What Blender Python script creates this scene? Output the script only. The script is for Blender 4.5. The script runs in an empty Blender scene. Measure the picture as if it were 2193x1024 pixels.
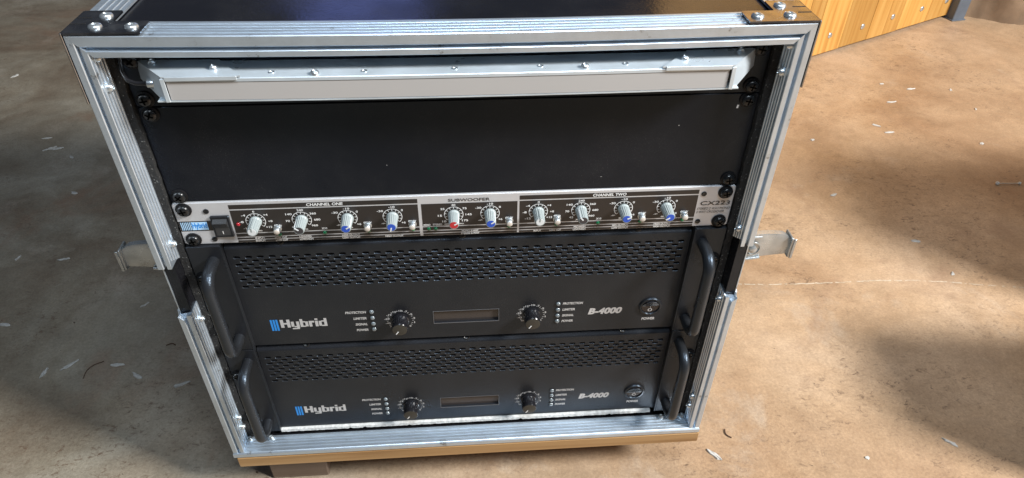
import bpy, bmesh, math, random
from mathutils import Matrix, Vector

sc = bpy.context.scene
C = sc.collection
rnd = random.Random(7)
K = 0.001                      # everything below is measured in millimetres

# ------------------------------------------------------------------ camera
R = [[0.9972542556057974, 0.03682955575370755, -0.06424588312966997],
     [-0.07314339237139467, 0.6254843673509596, -0.776800714695844],
     [0.011575570332854859, 0.7793669803260557, 0.626460785803002]]
loc = (0.003858, -0.488222, 0.653651)
cd = bpy.data.cameras.new('camera')
cam = bpy.data.objects.new('camera', cd)
C.objects.link(cam)
M = Matrix([R[0] + [loc[0]], R[1] + [loc[1]], R[2] + [loc[2]], [0, 0, 0, 1]])
cam.matrix_world = M
cd.sensor_width = 36
cd.lens = 1487.53 / 2193 * 36
cd.clip_start = 0.01
cd.clip_end = 100
sc.camera = cam

# ------------------------------------------------------------------ world and lamps
wd = bpy.data.worlds.new('World')
sc.world = wd
wd.use_nodes = True
bg = wd.node_tree.nodes['Background']
bg.inputs[0].default_value = (0.70, 0.80, 1.0, 1)
bg.inputs[1].default_value = 0.07
sc.view_settings.view_transform = 'Standard'
sc.view_settings.look = 'None'
sc.view_settings.exposure = 0.0
sc.view_settings.gamma = 1.0


def area(name, pos, target, size, size_y, power, col):
    l = bpy.data.lights.new(name, 'AREA')
    l.shape = 'RECTANGLE'
    l.size = size
    l.size_y = size_y
    l.energy = power
    l.color = col
    o = bpy.data.objects.new(name, l)
    C.objects.link(o)
    o.location = pos
    d = Vector(target) - Vector(pos)
    o.rotation_euler = d.to_track_quat('-Z', 'Y').to_euler()
    return o


area('work_lamp', (2.62, -1.18, 2.40), (0.2, 0.3, 0.0), 0.70, 0.70, 265, (1.0, 0.98, 0.95))
area('ceiling_lamp', (0.15, -0.68, 1.85), (0.0, 0.0, 0.15), 0.8, 0.3, 21, (0.78, 0.89, 1.0))
area('added_blue_reflection_light', (-0.50, 3.2, 1.45), (-0.1, 0.0, 0.45), 0.6, 0.7, 1.7, (0.28, 0.36, 1.0))  # unseen blue lamp added for the blue reflection on the case top


# ------------------------------------------------------------------ materials
def mat(name, col, rough=0.5, metal=0.0, spec=0.5, coat=0.0, noise=None, bump=None, colvar=None, trans=0.0):
    """noise: (scale, roughness amount); bump: (scale, strength); colvar: (scale, amount, (sx,sy,sz))"""
    m = bpy.data.materials.new(name)
    m.use_nodes = True
    nt = m.node_tree
    b = nt.nodes['Principled BSDF']
    b.inputs['Base Color'].default_value = (*col, 1)
    b.inputs['Roughness'].default_value = rough
    b.inputs['Metallic'].default_value = metal
    b.inputs['Specular IOR Level'].default_value = spec
    b.inputs['Coat Weight'].default_value = coat
    if trans:
        b.inputs['Transmission Weight'].default_value = trans
    tc = nt.nodes.new('ShaderNodeTexCoord')

    def ntex(scale, st=(1, 1, 1), detail=4):
        mp = nt.nodes.new('ShaderNodeMapping')
        mp.inputs['Scale'].default_value = st
        nt.links.new(tc.outputs['Object'], mp.inputs[0])
        n = nt.nodes.new('ShaderNodeTexNoise')
        n.inputs['Scale'].default_value = scale
        n.inputs['Detail'].default_value = detail
        nt.links.new(mp.outputs[0], n.inputs['Vector'])
        return n
    if noise:
        n = ntex(noise[0], noise[2] if len(noise) > 2 else (1, 1, 1))
        mr = nt.nodes.new('ShaderNodeMapRange')
        mr.inputs[1].default_value = 0.3
        mr.inputs[2].default_value = 0.7
        mr.inputs[3].default_value = max(0.02, rough - noise[1])
        mr.inputs[4].default_value = min(1, rough + noise[1])
        nt.links.new(n.outputs[0], mr.inputs[0])
        nt.links.new(mr.outputs[0], b.inputs['Roughness'])
    if bump:
        n = ntex(bump[0], bump[2] if len(bump) > 2 else (1, 1, 1), 3)
        bp = nt.nodes.new('ShaderNodeBump')
        bp.inputs['Strength'].default_value = bump[1]
        bp.inputs['Distance'].default_value = 0.001
        nt.links.new(n.outputs[0], bp.inputs['Height'])
        nt.links.new(bp.outputs[0], b.inputs['Normal'])
    if colvar:
        n = ntex(colvar[0], colvar[2] if len(colvar) > 2 else (1, 1, 1))
        cr = nt.nodes.new('ShaderNodeMapRange')
        cr.inputs[1].default_value = 0.3
        cr.inputs[2].default_value = 0.7
        cr.inputs[3].default_value = 1 - colvar[1]
        cr.inputs[4].default_value = 1 + colvar[1]
        nt.links.new(n.outputs[0], cr.inputs[0])
        vm = nt.nodes.new('ShaderNodeVectorMath')
        vm.operation = 'SCALE'
        vm.inputs[0].default_value = col
        nt.links.new(cr.outputs[0], vm.inputs['Scale'])
        nt.links.new(vm.outputs[0], b.inputs['Base Color'])
    return m


def ramp(nt, src, stops, interp='LINEAR'):
    r = nt.nodes.new('ShaderNodeValToRGB')
    r.color_ramp.interpolation = interp
    e = r.color_ramp.elements
    while len(e) > 1:
        e.remove(e[-1])
    e[0].position = stops[0][0]
    e[0].color = (*stops[0][1], 1)
    for p, c in stops[1:]:
        x = e.new(p)
        x.color = (*c, 1)
    nt.links.new(src, r.inputs[0])
    return r


def alu(name, axis):
    st = [60, 60, 60]
    st['xyz'.index(axis)] = 1.5
    m = mat(name, (0.72, 0.755, 0.79), 0.38, 0.80, noise=(9, 0.07, tuple(st)), bump=(14, 0.035, tuple(st)))
    nt = m.node_tree
    b = nt.nodes['Principled BSDF']
    tc = nt.nodes.new('ShaderNodeTexCoord')
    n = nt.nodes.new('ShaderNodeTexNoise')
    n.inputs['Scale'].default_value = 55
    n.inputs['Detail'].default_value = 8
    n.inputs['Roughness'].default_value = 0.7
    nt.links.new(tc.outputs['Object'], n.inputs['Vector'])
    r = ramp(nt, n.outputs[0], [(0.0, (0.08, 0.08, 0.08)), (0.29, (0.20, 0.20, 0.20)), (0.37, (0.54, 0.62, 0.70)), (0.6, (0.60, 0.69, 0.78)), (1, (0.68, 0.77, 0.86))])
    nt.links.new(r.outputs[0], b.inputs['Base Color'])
    return m


ALX, ALY, ALZ = alu('aluminium_along_x', 'x'), alu('aluminium_along_y', 'y'), alu('aluminium_along_z', 'z')
SHEET = mat('zinc_plated_sheet', (0.58, 0.65, 0.70), 0.36, 0.45, noise=(40, 0.1), colvar=(30, 0.12))
LATCH = mat('latch_nickel', (0.46, 0.48, 0.48), 0.30, 0.7, noise=(60, 0.10), colvar=(50, 0.25))
CHROME = mat('bright_zinc', (0.62, 0.67, 0.70), 0.30, 0.85)
BRACKET = mat('corner_bracket_steel', (0.36, 0.36, 0.37), 0.27, 1.0, noise=(70, 0.1), colvar=(90, 0.2))
LAMINATE = mat('black_laminate', (0.006, 0.006, 0.008), 0.20, noise=(25, 0.06), bump=(400, 0.08))
GLOSS = mat('black_gloss_paint', (0.0065, 0.007, 0.010), 0.25, spec=0.32, noise=(6, 0.04), bump=(300, 0.05))
POWDER = mat('black_powder_coat', (0.0125, 0.013, 0.015), 0.31, spec=0.42, noise=(12, 0.05), bump=(900, 0.20))
CHASSIS = mat('dark_inner_steel', (0.012, 0.012, 0.012), 0.6, colvar=(20, 0.3))
HANDLE = mat('black_satin_handle', (0.014, 0.015, 0.017), 0.30, noise=(40, 0.05), bump=(700, 0.22))
PLASTIC = mat('black_plastic', (0.012, 0.012, 0.013), 0.32, bump=(600, 0.08))
GLOSSKNOB = mat('black_knob_plastic', (0.010, 0.010, 0.012), 0.16)
KNOBTOP = mat('knob_face', (0.030, 0.028, 0.022), 0.5)
SCREW = mat('black_oxide_screw', (0.008, 0.009, 0.010), 0.26, metal=0.0, spec=0.45, noise=(90, 0.08))
WASHER = mat('black_washer', (0.005, 0.005, 0.006), 0.5, spec=0.25)
RECESS = mat('screw_recess', (0.001, 0.001, 0.001), 0.9, spec=0.0)
ROCKM = mat('lightened_switch_plastic', (0.035, 0.037, 0.040), 0.35)  # reflection on the rocker put into a lighter base colour
PWHITE = mat('white_print', (0.74, 0.75, 0.75), 0.5)
PSILV = mat('silver_print', (0.52, 0.53, 0.54), 0.42, 0.2)
PBLUE = mat('blue_print', (0.02, 0.24, 0.68), 0.45)
BADGE = mat('pale_blue_print', (0.42, 0.66, 0.90), 0.5)
PBLACK = mat('black_print', (0.020, 0.017, 0.016), 0.34)
for m_ in (POWDER, GLOSS, HANDLE, PLASTIC, LAMINATE):
    m_.node_tree.nodes['Principled BSDF'].inputs['Specular Tint'].default_value = (0.60, 0.78, 1.0, 1)


def dust(m_, amount=0.35, scale=1400):
    nt = m_.node_tree
    b = nt.nodes['Principled BSDF']
    base = tuple(b.inputs['Base Color'].default_value)[:3]
    tc = nt.nodes.new('ShaderNodeTexCoord')
    n = nt.nodes.new('ShaderNodeTexNoise')
    n.inputs['Scale'].default_value = scale
    n.inputs['Detail'].default_value = 2
    n2 = nt.nodes.new('ShaderNodeTexNoise')
    n2.inputs['Scale'].default_value = 14
    n2.inputs['Detail'].default_value = 6
    n2.inputs['Roughness'].default_value = 0.65
    nt.links.new(tc.outputs['Object'], n.inputs['Vector'])
    nt.links.new(tc.outputs['Object'], n2.inputs['Vector'])
    a = ramp(nt, n.outputs[0], [(0.62, (0, 0, 0)), (0.74, (amount, amount, amount))])
    c = ramp(nt, n2.outputs[0], [(0.42, (0.02, 0.02, 0.02)), (0.72, (0.5, 0.5, 0.5))])
    ad = nt.nodes.new('ShaderNodeMath')
    ad.operation = 'MULTIPLY'
    nt.links.new(a.outputs[0], ad.inputs[0])
    nt.links.new(c.outputs[0], ad.inputs[1])
    film = nt.nodes.new('ShaderNodeMath')
    film.operation = 'MULTIPLY_ADD'
    film.inputs[1].default_value = 0.03
    nt.links.new(c.outputs[0], film.inputs[0])
    nt.links.new(ad.outputs[0], film.inputs[2])
    mx = nt.nodes.new('ShaderNodeMix')
    mx.data_type = 'RGBA'
    mx.inputs[6].default_value = (*base, 1)
    mx.inputs[7].default_value = (0.34, 0.33, 0.31, 1)
    nt.links.new(film.outputs[0], mx.inputs[0])
    nt.links.new(mx.outputs[2], b.inputs['Base Color'])


dust(POWDER)
dust(GLOSS, 0.3)
dust(LAMINATE, 0.4)
dust(HANDLE, 0.2)
SILVER = mat('silver_front_panel', (0.56, 0.57, 0.59), 0.42, 0.35, noise=(200, 0.06), bump=(1200, 0.08))
KGREY = mat('grey_knob_plastic', (0.29, 0.33, 0.33), 0.42)
KWHITE = mat('white_cap', (0.62, 0.65, 0.66), 0.4)
KDARK = mat('dark_cap', (0.040, 0.038, 0.042), 0.4)
KBLUE = mat('blue_cap', (0.02, 0.075, 0.42), 0.4)
KRED = mat('red_cap', (0.42, 0.025, 0.03), 0.4)
LEDCLEAR = mat('clear_lens', (0.13, 0.155, 0.17), 0.08, spec=0.9, coat=0.6)
LEDGREEN = mat('green_lens', (0.005, 0.16, 0.06), 0.1, coat=0.6)
LEDRED = mat('red_lens', (0.30, 0.01, 0.02), 0.1, coat=0.6)
BUTTON = mat('cream_button', (0.52, 0.48, 0.43), 0.35)
SCREEN = mat('display_glass', (0.042, 0.036, 0.034), 0.14, colvar=(40, 0.1))
DIFFUSER = mat('light_diffuser', (0.38, 0.37, 0.36), 0.45, colvar=(5, 0.03))
STRIP = mat('white_foam_strip', (0.55, 0.56, 0.55), 0.9, bump=(260, 0.9), colvar=(160, 0.25))
RUBBER = mat('cable_rubber', (0.012, 0.012, 0.014), 0.25)


def foam_mat():
    m = mat('black_foam', (0.012, 0.012, 0.012), 0.85, bump=(500, 0.9))
    nt = m.node_tree
    b = nt.nodes['Principled BSDF']
    tc = nt.nodes.new('ShaderNodeTexCoord')
    n = nt.nodes.new('ShaderNodeTexNoise')
    n.inputs['Scale'].default_value = 620
    n.inputs['Detail'].default_value = 2
    nt.links.new(tc.outputs['Object'], n.inputs['Vector'])
    r = ramp(nt, n.outputs[0], [(0.0, (0.010, 0.010, 0.010)), (0.66, (0.014, 0.014, 0.014)), (0.72, (0.20, 0.20, 0.19))])
    nt.links.new(r.outputs[0], b.inputs['Base Color'])
    return m


FOAM = foam_mat()


def wood(name, c0, c1, c2, axis='z', gs=1.0):
    m = bpy.data.materials.new(name)
    m.use_nodes = True
    nt = m.node_tree
    b = nt.nodes['Principled BSDF']
    b.inputs['Roughness'].default_value = 0.42
    tc = nt.nodes.new('ShaderNodeTexCoord')
    oi = nt.nodes.new('ShaderNodeObjectInfo')
    add = nt.nodes.new('ShaderNodeVectorMath')
    add.operation = 'ADD'
    mul = nt.nodes.new('ShaderNodeVectorMath')
    mul.operation = 'SCALE'
    mul.inputs['Scale'].default_value = 9.0
    comb = nt.nodes.new('ShaderNodeCombineXYZ')
    for i in range(3):
        nt.links.new(oi.outputs['Random'], comb.inputs[i])
    nt.links.new(comb.outputs[0], mul.inputs[0])
    nt.links.new(tc.outputs['Object'], add.inputs[0])
    nt.links.new(mul.outputs[0], add.inputs[1])
    mp = nt.nodes.new('ShaderNodeMapping')
    st = [1, 1, 1]
    st['xyz'.index(axis)] = 0.045
    mp.inputs['Scale'].default_value = st
    nt.links.new(add.outputs[0], mp.inputs[0])
    n = nt.nodes.new('ShaderNodeTexNoise')
    n.inputs['Scale'].default_value = 70 * gs
    n.inputs['Detail'].default_value = 6
    n.inputs['Distortion'].default_value = 0.6
    nt.links.new(mp.outputs[0], n.inputs['Vector'])
    r = ramp(nt, n.outputs[0], [(0.30, c0), (0.48, c1), (0.68, c2)])
    hs = nt.nodes.new('ShaderNodeHueSaturation')
    mr = nt.nodes.new('ShaderNodeMapRange')
    mr.inputs[3].default_value = 0.78
    mr.inputs[4].default_value = 1.15
    nt.links.new(oi.outputs['Random'], mr.inputs[0])
    nt.links.new(mr.outputs[0], hs.inputs['Value'])
    nt.links.new(r.outputs[0], hs.inputs['Color'])
    nt.links.new(hs.outputs[0], b.inputs['Base Color'])
    bp = nt.nodes.new('ShaderNodeBump')
    bp.inputs['Strength'].default_value = 0.15
    bp.inputs['Distance'].default_value = 0.001
    nt.links.new(n.outputs[0], bp.inputs['Height'])
    nt.links.new(bp.outputs[0], b.inputs['Normal'])
    return m


PINE = wood('varnished_pine', (0.42, 0.19, 0.040), (0.54, 0.28, 0.07), (0.60, 0.34, 0.10))
OAK = wood('oak_board', (0.30, 0.16, 0.06), (0.44, 0.26, 0.11), (0.52, 0.33, 0.16), axis='x')
BLOCKW = wood('old_timber', (0.10, 0.07, 0.05), (0.15, 0.11, 0.085), (0.20, 0.15, 0.12), axis='x')


def floor_mat():
    m = bpy.data.materials.new('stained_concrete')
    m.use_nodes = True
    nt = m.node_tree
    L = nt.links
    b = nt.nodes['Principled BSDF']
    tc = nt.nodes.new('ShaderNodeTexCoord')

    def noise(scale, detail=5, rough=0.55, dist=0.0, st=(1, 1, 1), off=(0, 0, 0)):
        mp = nt.nodes.new('ShaderNodeMapping')
        mp.inputs['Scale'].default_value = st
        mp.inputs['Location'].default_value = off
        L.new(tc.outputs['Object'], mp.inputs[0])
        n = nt.nodes.new('ShaderNodeTexNoise')
        n.inputs['Scale'].default_value = scale
        n.inputs['Detail'].default_value = detail
        n.inputs['Roughness'].default_value = rough
        n.inputs['Distortion'].default_value = dist
        L.new(mp.outputs[0], n.inputs['Vector'])
        return n.outputs[0]

    def mix(fac, a, bb, mode='MIX'):
        x = nt.nodes.new('ShaderNodeMix')
        x.data_type = 'RGBA'
        x.blend_type = mode
        for sock, v in ((x.inputs[0], fac), (x.inputs[6], a), (x.inputs[7], bb)):
            if hasattr(v, 'links') or hasattr(v, 'is_linked'):
                L.new(v, sock)
            elif isinstance(v, tuple):
                sock.default_value = (*v, 1)
            else:
                sock.default_value = v
        return x.outputs[2]
    # worn grey side to the left, tan stain to the right
    sep = nt.nodes.new('ShaderNodeSeparateXYZ')
    L.new(tc.outputs['Object'], sep.inputs[0])
    big = noise(1.6, 4, 0.6, 0.4)
    ma = nt.nodes.new('ShaderNodeMath')
    ma.operation = 'MULTIPLY_ADD'
    ma.inputs[1].default_value = 1.3
    L.new(big, ma.inputs[0])
    L.new(sep.outputs[0], ma.inputs[2])
    side = ramp(nt, ma.outputs[0], [(0.30, (0, 0, 0)), (0.95, (1, 1, 1))])
    grey = ramp(nt, noise(3.2, 8, 0.62, 0.8), [(0.28, (0.15, 0.105, 0.068)), (0.48, (0.255, 0.22, 0.165)), (0.7, (0.38, 0.355, 0.295))])
    tan = ramp(nt, noise(3.0, 8, 0.6, 0.6, off=(3, 1, 0)), [(0.30, (0.30, 0.190, 0.110)), (0.5, (0.405, 0.28, 0.175)), (0.7, (0.47, 0.345, 0.235))])
    col = mix(side.outputs[0], grey.outputs[0], tan.outputs[0])
    # mottling at several sizes
    st = ramp(nt, noise(11, 8, 0.72, 0.5), [(0.32, (0.74, 0.73, 0.72)), (0.5, (1.0, 1.0, 1.0)), (0.68, (1.20, 1.20, 1.20))])
    col = mix(0.55, col, st.outputs[0], 'MULTIPLY')
    m2 = ramp(nt, noise(42, 8, 0.78, 0.2, off=(2, 2, 0)), [(0.34, (0.74, 0.72, 0.70)), (0.5, (1.0, 1.0, 1.0)), (0.66, (1.22, 1.23, 1.24))])
    col = mix(0.4, col, m2.outputs[0], 'MULTIPLY')
    # rusty and pale stains
    rs = ramp(nt, noise(4.5, 5, 0.65, 0.8, off=(6, 3, 0)), [(0.56, (0, 0, 0)), (0.70, (0.55, 0.55, 0.55))])
    col = mix(rs.outputs[0], col, (0.25, 0.155, 0.10))
    ps = ramp(nt, noise(6, 7, 0.7, 0.4, off=(8, 8, 0)), [(0.58, (0, 0, 0)), (0.74, (0.5, 0.5, 0.5))])
    col = mix(ps.outputs[0], col, (0.46, 0.40, 0.33))
    # fine grit and dark specks, clustered
    fine = ramp(nt, noise(260, 3, 0.8), [(0.3, (0.70, 0.68, 0.66)), (0.7, (1.26, 1.26, 1.26))])
    col = mix(0.65, col, fine.outputs[0], 'MULTIPLY')
    clus = ramp(nt, noise(4.5, 5, 0.65, 0.5, off=(1, 7, 0)), [(0.42, (0, 0, 0)), (0.60, (1, 1, 1))])
    spk = ramp(nt, noise(95, 6, 0.75, 0.9, st=(1, 1.5, 1)), [(0.54, (0, 0, 0)), (0.66, (0.9, 0.9, 0.9))])
    f = nt.nodes.new('ShaderNodeMath')
    f.operation = 'MULTIPLY'
    L.new(clus.outputs[0], f.inputs[0])
    L.new(spk.outputs[0], f.inputs[1])
    col = mix(f.outputs[0], col, (0.125, 0.080, 0.052))
    spk2 = ramp(nt, noise(120, 2, 0.5, 0.5, off=(9, 2, 0)), [(0.755, (0, 0, 0)), (0.78, (1, 1, 1))])
    col = mix(spk2.outputs[0], col, (0.07, 0.045, 0.03))
    # pale scuffs and hairline scratches
    sc2 = ramp(nt, noise(17, 8, 0.8, 1.4, off=(4, 4, 0)), [(0.64, (0, 0, 0)), (0.72, (0.35, 0.35, 0.35))])
    col = mix(sc2.outputs[0], col, (0.50, 0.44, 0.36))
    L.new(col, b.inputs['Base Color'])
    rr = ramp(nt, noise(12, 5, 0.6), [(0.3, (0.36, 0.36, 0.36)), (0.7, (0.56, 0.56, 0.56))])
    L.new(rr.outputs[0], b.inputs['Roughness'])
    bp = nt.nodes.new('ShaderNodeBump')
    bp.inputs['Strength'].default_value = 0.22
    bp.inputs['Distance'].default_value = 0.002
    L.new(noise(240, 5, 0.7), bp.inputs['Height'])
    L.new(bp.outputs[0], b.inputs['Normal'])
    return m


FLOOR = floor_mat()
WALLM = mat('rough_brown_concrete', (0.20, 0.135, 0.085), 0.9, bump=(40, 1.0), colvar=(9, 0.45))
SLATE = mat('slate_blue_paint', (0.105, 0.125, 0.155), 0.5, colvar=(30, 0.12))
FLAKE = mat('white_wood_chip', (0.50, 0.49, 0.46), 0.7, colvar=(90, 0.2))
TWIG = mat('brown_fibre', (0.09, 0.05, 0.03), 0.8)
CRATEM = mat('grey_crate_plastic', (0.10, 0.10, 0.11), 0.5, colvar=(10, 0.2))
LINEM = mat('pale_scratch', (0.52, 0.44, 0.34), 0.8, colvar=(60, 0.25))


# ------------------------------------------------------------------ mesh helpers (all in mm)
def new_bm():
    return bmesh.new()


def obj(name, bm, m, parent=None, at=(0, 0, 0), rot=None, smooth=None, label=None):
    me = bpy.data.meshes.new(name)
    bmesh.ops.recalc_face_normals(bm, faces=bm.faces)
    bm.transform(Matrix.Scale(K, 4))
    bm.to_mesh(me)
    bm.free()
    me.materials.append(m)
    if smooth:
        me.shade_smooth()
        me.set_sharp_from_angle(angle=math.radians(smooth))
    o = bpy.data.objects.new(name, me)
    C.objects.link(o)
    if parent:
        o.parent = parent
    o.location = [v * K for v in at]
    if rot:
        o.rotation_euler = rot
    if label:
        o['label'] = label
    return o


def inst(o, parent=None, at=None, rot=None, label=None, m=None):
    """copy of an object and its children, mesh data shared"""
    c = o.copy()
    C.objects.link(c)
    c.parent = parent if parent is not None else o.parent
    if at is not None:
        c.location = [v * K for v in at]
    if rot is not None:
        c.rotation_euler = rot
    if label:
        c['label'] = label
    elif 'label' in c:
        del c['label']
    for ch in list(o.children):
        inst_child(ch, c)
    return c


def inst_child(ch, par):
    d = ch.copy()
    C.objects.link(d)
    d.parent = par
    for g in list(ch.children):
        inst_child(g, d)


def thing(name, label, cat, at, group=None, rz=0):
    o = bpy.data.objects.new(name, None)
    o.empty_display_size = 0.05
    C.objects.link(o)
    o.location = [v * K for v in at]
    o.rotation_euler = (0, 0, rz)
    o['label'] = label
    o['category'] = cat
    if group:
        o['group'] = group
    return o


def tag(o, label, cat, group=None, kind=None):
    if label:
        o['label'] = label
    if cat:
        o['category'] = cat
    if group:
        o['group'] = group
    if kind:
        o['kind'] = kind
    return o


def box(bm, x0, x1, y0, y1, z0, z1, ch=0.0):
    r = bmesh.ops.create_cube(bm, size=1)
    vs = r['verts']
    bmesh.ops.scale(bm, vec=(x1 - x0, y1 - y0, z1 - z0), verts=vs)
    bmesh.ops.translate(bm, vec=((x0 + x1) / 2, (y0 + y1) / 2, (z0 + z1) / 2), verts=vs)
    if ch > 0:
        es = list({e for v in vs for e in v.link_edges})
        bmesh.ops.bevel(bm, geom=es, offset=ch, segments=1, affect='EDGES')
    return bm


def lathe(bm, prof, n=24, axis='y', at=(0, 0, 0), cap=True, flute=None):
    """prof: list of (radius, position along axis); axis y points to +y"""
    rings = []
    for r, h in prof:
        ring = []
        for i in range(n):
            a = 2 * math.pi * i / n
            rr = r
            if flute and flute[1] <= h <= flute[2]:
                rr = r * (1 - flute[0] * (i % 2))
            p = (rr * math.cos(a), rr * math.sin(a))
            if axis == 'y':
                v = (p[0], h, p[1])
            elif axis == 'z':
                v = (p[0], p[1], h)
            else:
                v = (h, p[0], p[1])
            ring.append(bm.verts.new((v[0] + at[0], v[1] + at[1], v[2] + at[2])))
        rings.append(ring)
    for a, b in zip(rings, rings[1:]):
        for i in range(n):
            j = (i + 1) % n
            bm.faces.new((a[i], a[j], b[j], b[i]))
    if cap:
        for ring in (rings[0], rings[-1]):
            bm.faces.new(ring)
    return bm


def extrude_profile(bm, pts, axis, a0, a1, seg=1, warp=None):
    """closed 2-D profile swept along an axis; a0/a1 may be functions of the profile point; warp(v)->v"""
    rings = []
    for s in range(seg + 1):
        t = s / seg
        ring = []
        for p in pts:
            e0 = a0(p) if callable(a0) else a0
            e1 = a1(p) if callable(a1) else a1
            q = e0 + (e1 - e0) * t
            v = {'x': (q, p[0], p[1]), 'y': (p[0], q, p[1]), 'z': (p[0], p[1], q)}[axis]
            if warp:
                v = warp(v)
            ring.append(bm.verts.new(v))
        rings.append(ring)
    n = len(pts)
    for A, B in zip(rings, rings[1:]):
        for i in range(n):
            j = (i + 1) % n
            bm.faces.new((A[i], A[j], B[j], B[i]))
    bm.faces.new(rings[0])
    bm.faces.new(rings[-1])
    return bm


def tube(bm, pts, r, n=14, cap=True):
    P = [Vector(p) for p in pts]
    rings = []
    up = None
    for i, p in enumerate(P):
        d = (P[min(i + 1, len(P) - 1)] - P[max(i - 1, 0)]).normalized()
        if up is None:
            up = d.orthogonal().normalized()
        else:
            up = (up - d * up.dot(d)).normalized()
        s = d.cross(up)
        rings.append([bm.verts.new(p + (up * math.cos(2 * math.pi * k / n) + s * math.sin(2 * math.pi * k / n)) * r) for k in range(n)])
    for a, b in zip(rings, rings[1:]):
        for i in range(n):
            j = (i + 1) % n
            bm.faces.new((a[i], a[j], b[j], b[i]))
    if cap:
        bm.faces.new(rings[0])
        bm.faces.new(rings[-1])
    return bm


def quad(bm, x0, x1, z0, z1, y, skew=0):
    vs = [bm.verts.new(v) for v in ((x0, y, z0), (x1, y, z0), (x1 + skew, y, z1), (x0 + skew, y, z1))]
    bm.faces.new(vs)
    return bm


def rrect(x0, x1, z0, z1, r, n=5):
    pts = []
    for cx, cz, a0 in ((x1 - r, z1 - r, 0), (x0 + r, z1 - r, 90), (x0 + r, z0 + r, 180), (x1 - r, z0 + r, 270)):
        for i in range(n + 1):
            a = math.radians(a0 + 90 * i / n)
            pts.append((cx + r * math.cos(a), cz + r * math.sin(a)))
    return pts


def plate(bm, pts, y0, y1, ch=0.5):
    """x-z outline turned into a plate between y0 (front) and y1 (back) with a chamfered front edge"""
    cx = sum(p[0] for p in pts) / len(pts)
    cz = sum(p[1] for p in pts) / len(pts)
    w = max(abs(p[0] - cx) for p in pts)
    h = max(abs(p[1] - cz) for p in pts)
    fr = [(cx + (p[0] - cx) * (1 - ch / w), cz + (p[1] - cz) * (1 - ch / h)) for p in pts]
    rings = [[bm.verts.new((p[0], y, p[1])) for p in L] for L, y in ((fr, y0), (pts, y0 + ch), (pts, y1))]
    n = len(pts)
    for A, B in zip(rings, rings[1:]):
        for i in range(n):
            j = (i + 1) % n
            bm.faces.new((A[i], A[j], B[j], B[i]))
    bm.faces.new(rings[0])
    bm.faces.new(rings[-1])
    return bm


_txt = {}


def text_mesh(s, bold):
    key = (s, bold)
    if key in _txt:
        return _txt[key]
    cu = bpy.data.curves.new('lettering', 'FONT')
    cu.body = s
    cu.size = 1
    cu.resolution_u = 3
    cu.offset = bold
    o = bpy.data.objects.new('lettering', cu)
    C.objects.link(o)
    dg = bpy.context.evaluated_depsgraph_get()
    me = bpy.data.meshes.new_from_object(o.evaluated_get(dg))
    bpy.data.objects.remove(o)
    bpy.data.curves.remove(cu)
    _txt[key] = [v.co.copy() for v in me.vertices], [tuple(p.vertices) for p in me.polygons]
    bpy.data.meshes.remove(me)
    return _txt[key]


def text(bm, s, x, z, h, y, w=None, align='c', shear=0.0, bold=0.02, rot=0.0):
    """adds lettering to bm in the x-z plane facing -y; h = height of the string box, w = its width"""
    vs, fs = text_mesh(s, bold)
    x0 = min(v.x for v in vs)
    x1 = max(v.x for v in vs)
    z0 = min(v.y for v in vs)
    z1 = max(v.y for v in vs)
    sz = h / (z1 - z0)
    sx = (w / (x1 - x0)) if w else sz
    W = (x1 - x0) * sx
    ox = {'c': -W / 2, 'l': 0, 'r': -W}[align]
    out = []
    for v in vs:
        px = (v.x - x0) * sx + ox
        pz = (v.y - z0) * sz - h / 2
        px += shear * pz
        if rot:
            px, pz = px * math.cos(rot) - pz * math.sin(rot), px * math.sin(rot) + pz * math.cos(rot)
        out.append(bm.verts.new((x + px, y, z + pz)))
    for f in fs:
        try:
            bm.faces.new([out[i] for i in f])
        except ValueError:
            pass
    return bm


def flat_obj(name, bm, m, parent, at=(0, 0, 0), label=None):
    """flat print: normals all turned to -y"""
    for f in bm.faces:
        f.normal_update()
        if f.normal.y > 0:
            f.normal_flip()
    me = bpy.data.meshes.new(name)
    bm.transform(Matrix.Scale(K, 4))
    bm.to_mesh(me)
    bm.free()
    me.materials.append(m)
    o = bpy.data.objects.new(name, me)
    C.objects.link(o)
    o.parent = parent
    o.location = [v * K for v in at]
    if label:
        o['label'] = label
    return o


# ------------------------------------------------------------------ the setting
FZ = -100.0
bm = new_bm()
N = 24
S = 6000
bmesh.ops.create_grid(bm, x_segments=N, y_segments=N, size=S)
bmesh.ops.translate(bm, vec=(0, 500, FZ), verts=bm.verts)
fl = obj('floor', bm, FLOOR)
tag(fl, 'stained worn concrete floor, grey at left and tan at right', None, kind='structure')

# rough wall at top right
bm = new_bm()
bmesh.ops.create_grid(bm, x_segments=150, y_segments=90, size=1)
W0, W1 = Vector((1440, 1418)), Vector((3200, 700))
for v in bm.verts:
    t = (v.co.x + 1) / 2
    u = (v.co.y + 1) / 2
    p = W0.lerp(W1, t)
    n = (rnd.random() - 0.5) * 9 + 10 * math.sin(t * 55 + u * 14)
    v.co = Vector((p.x + 0.25 * n, p.y + n + 45 * u, FZ - 12 + 2200 * u))
w = obj('wall', bm, WALLM, smooth=60)
tag(w, 'rough brown concrete wall at the top right corner', 'wall')

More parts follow.
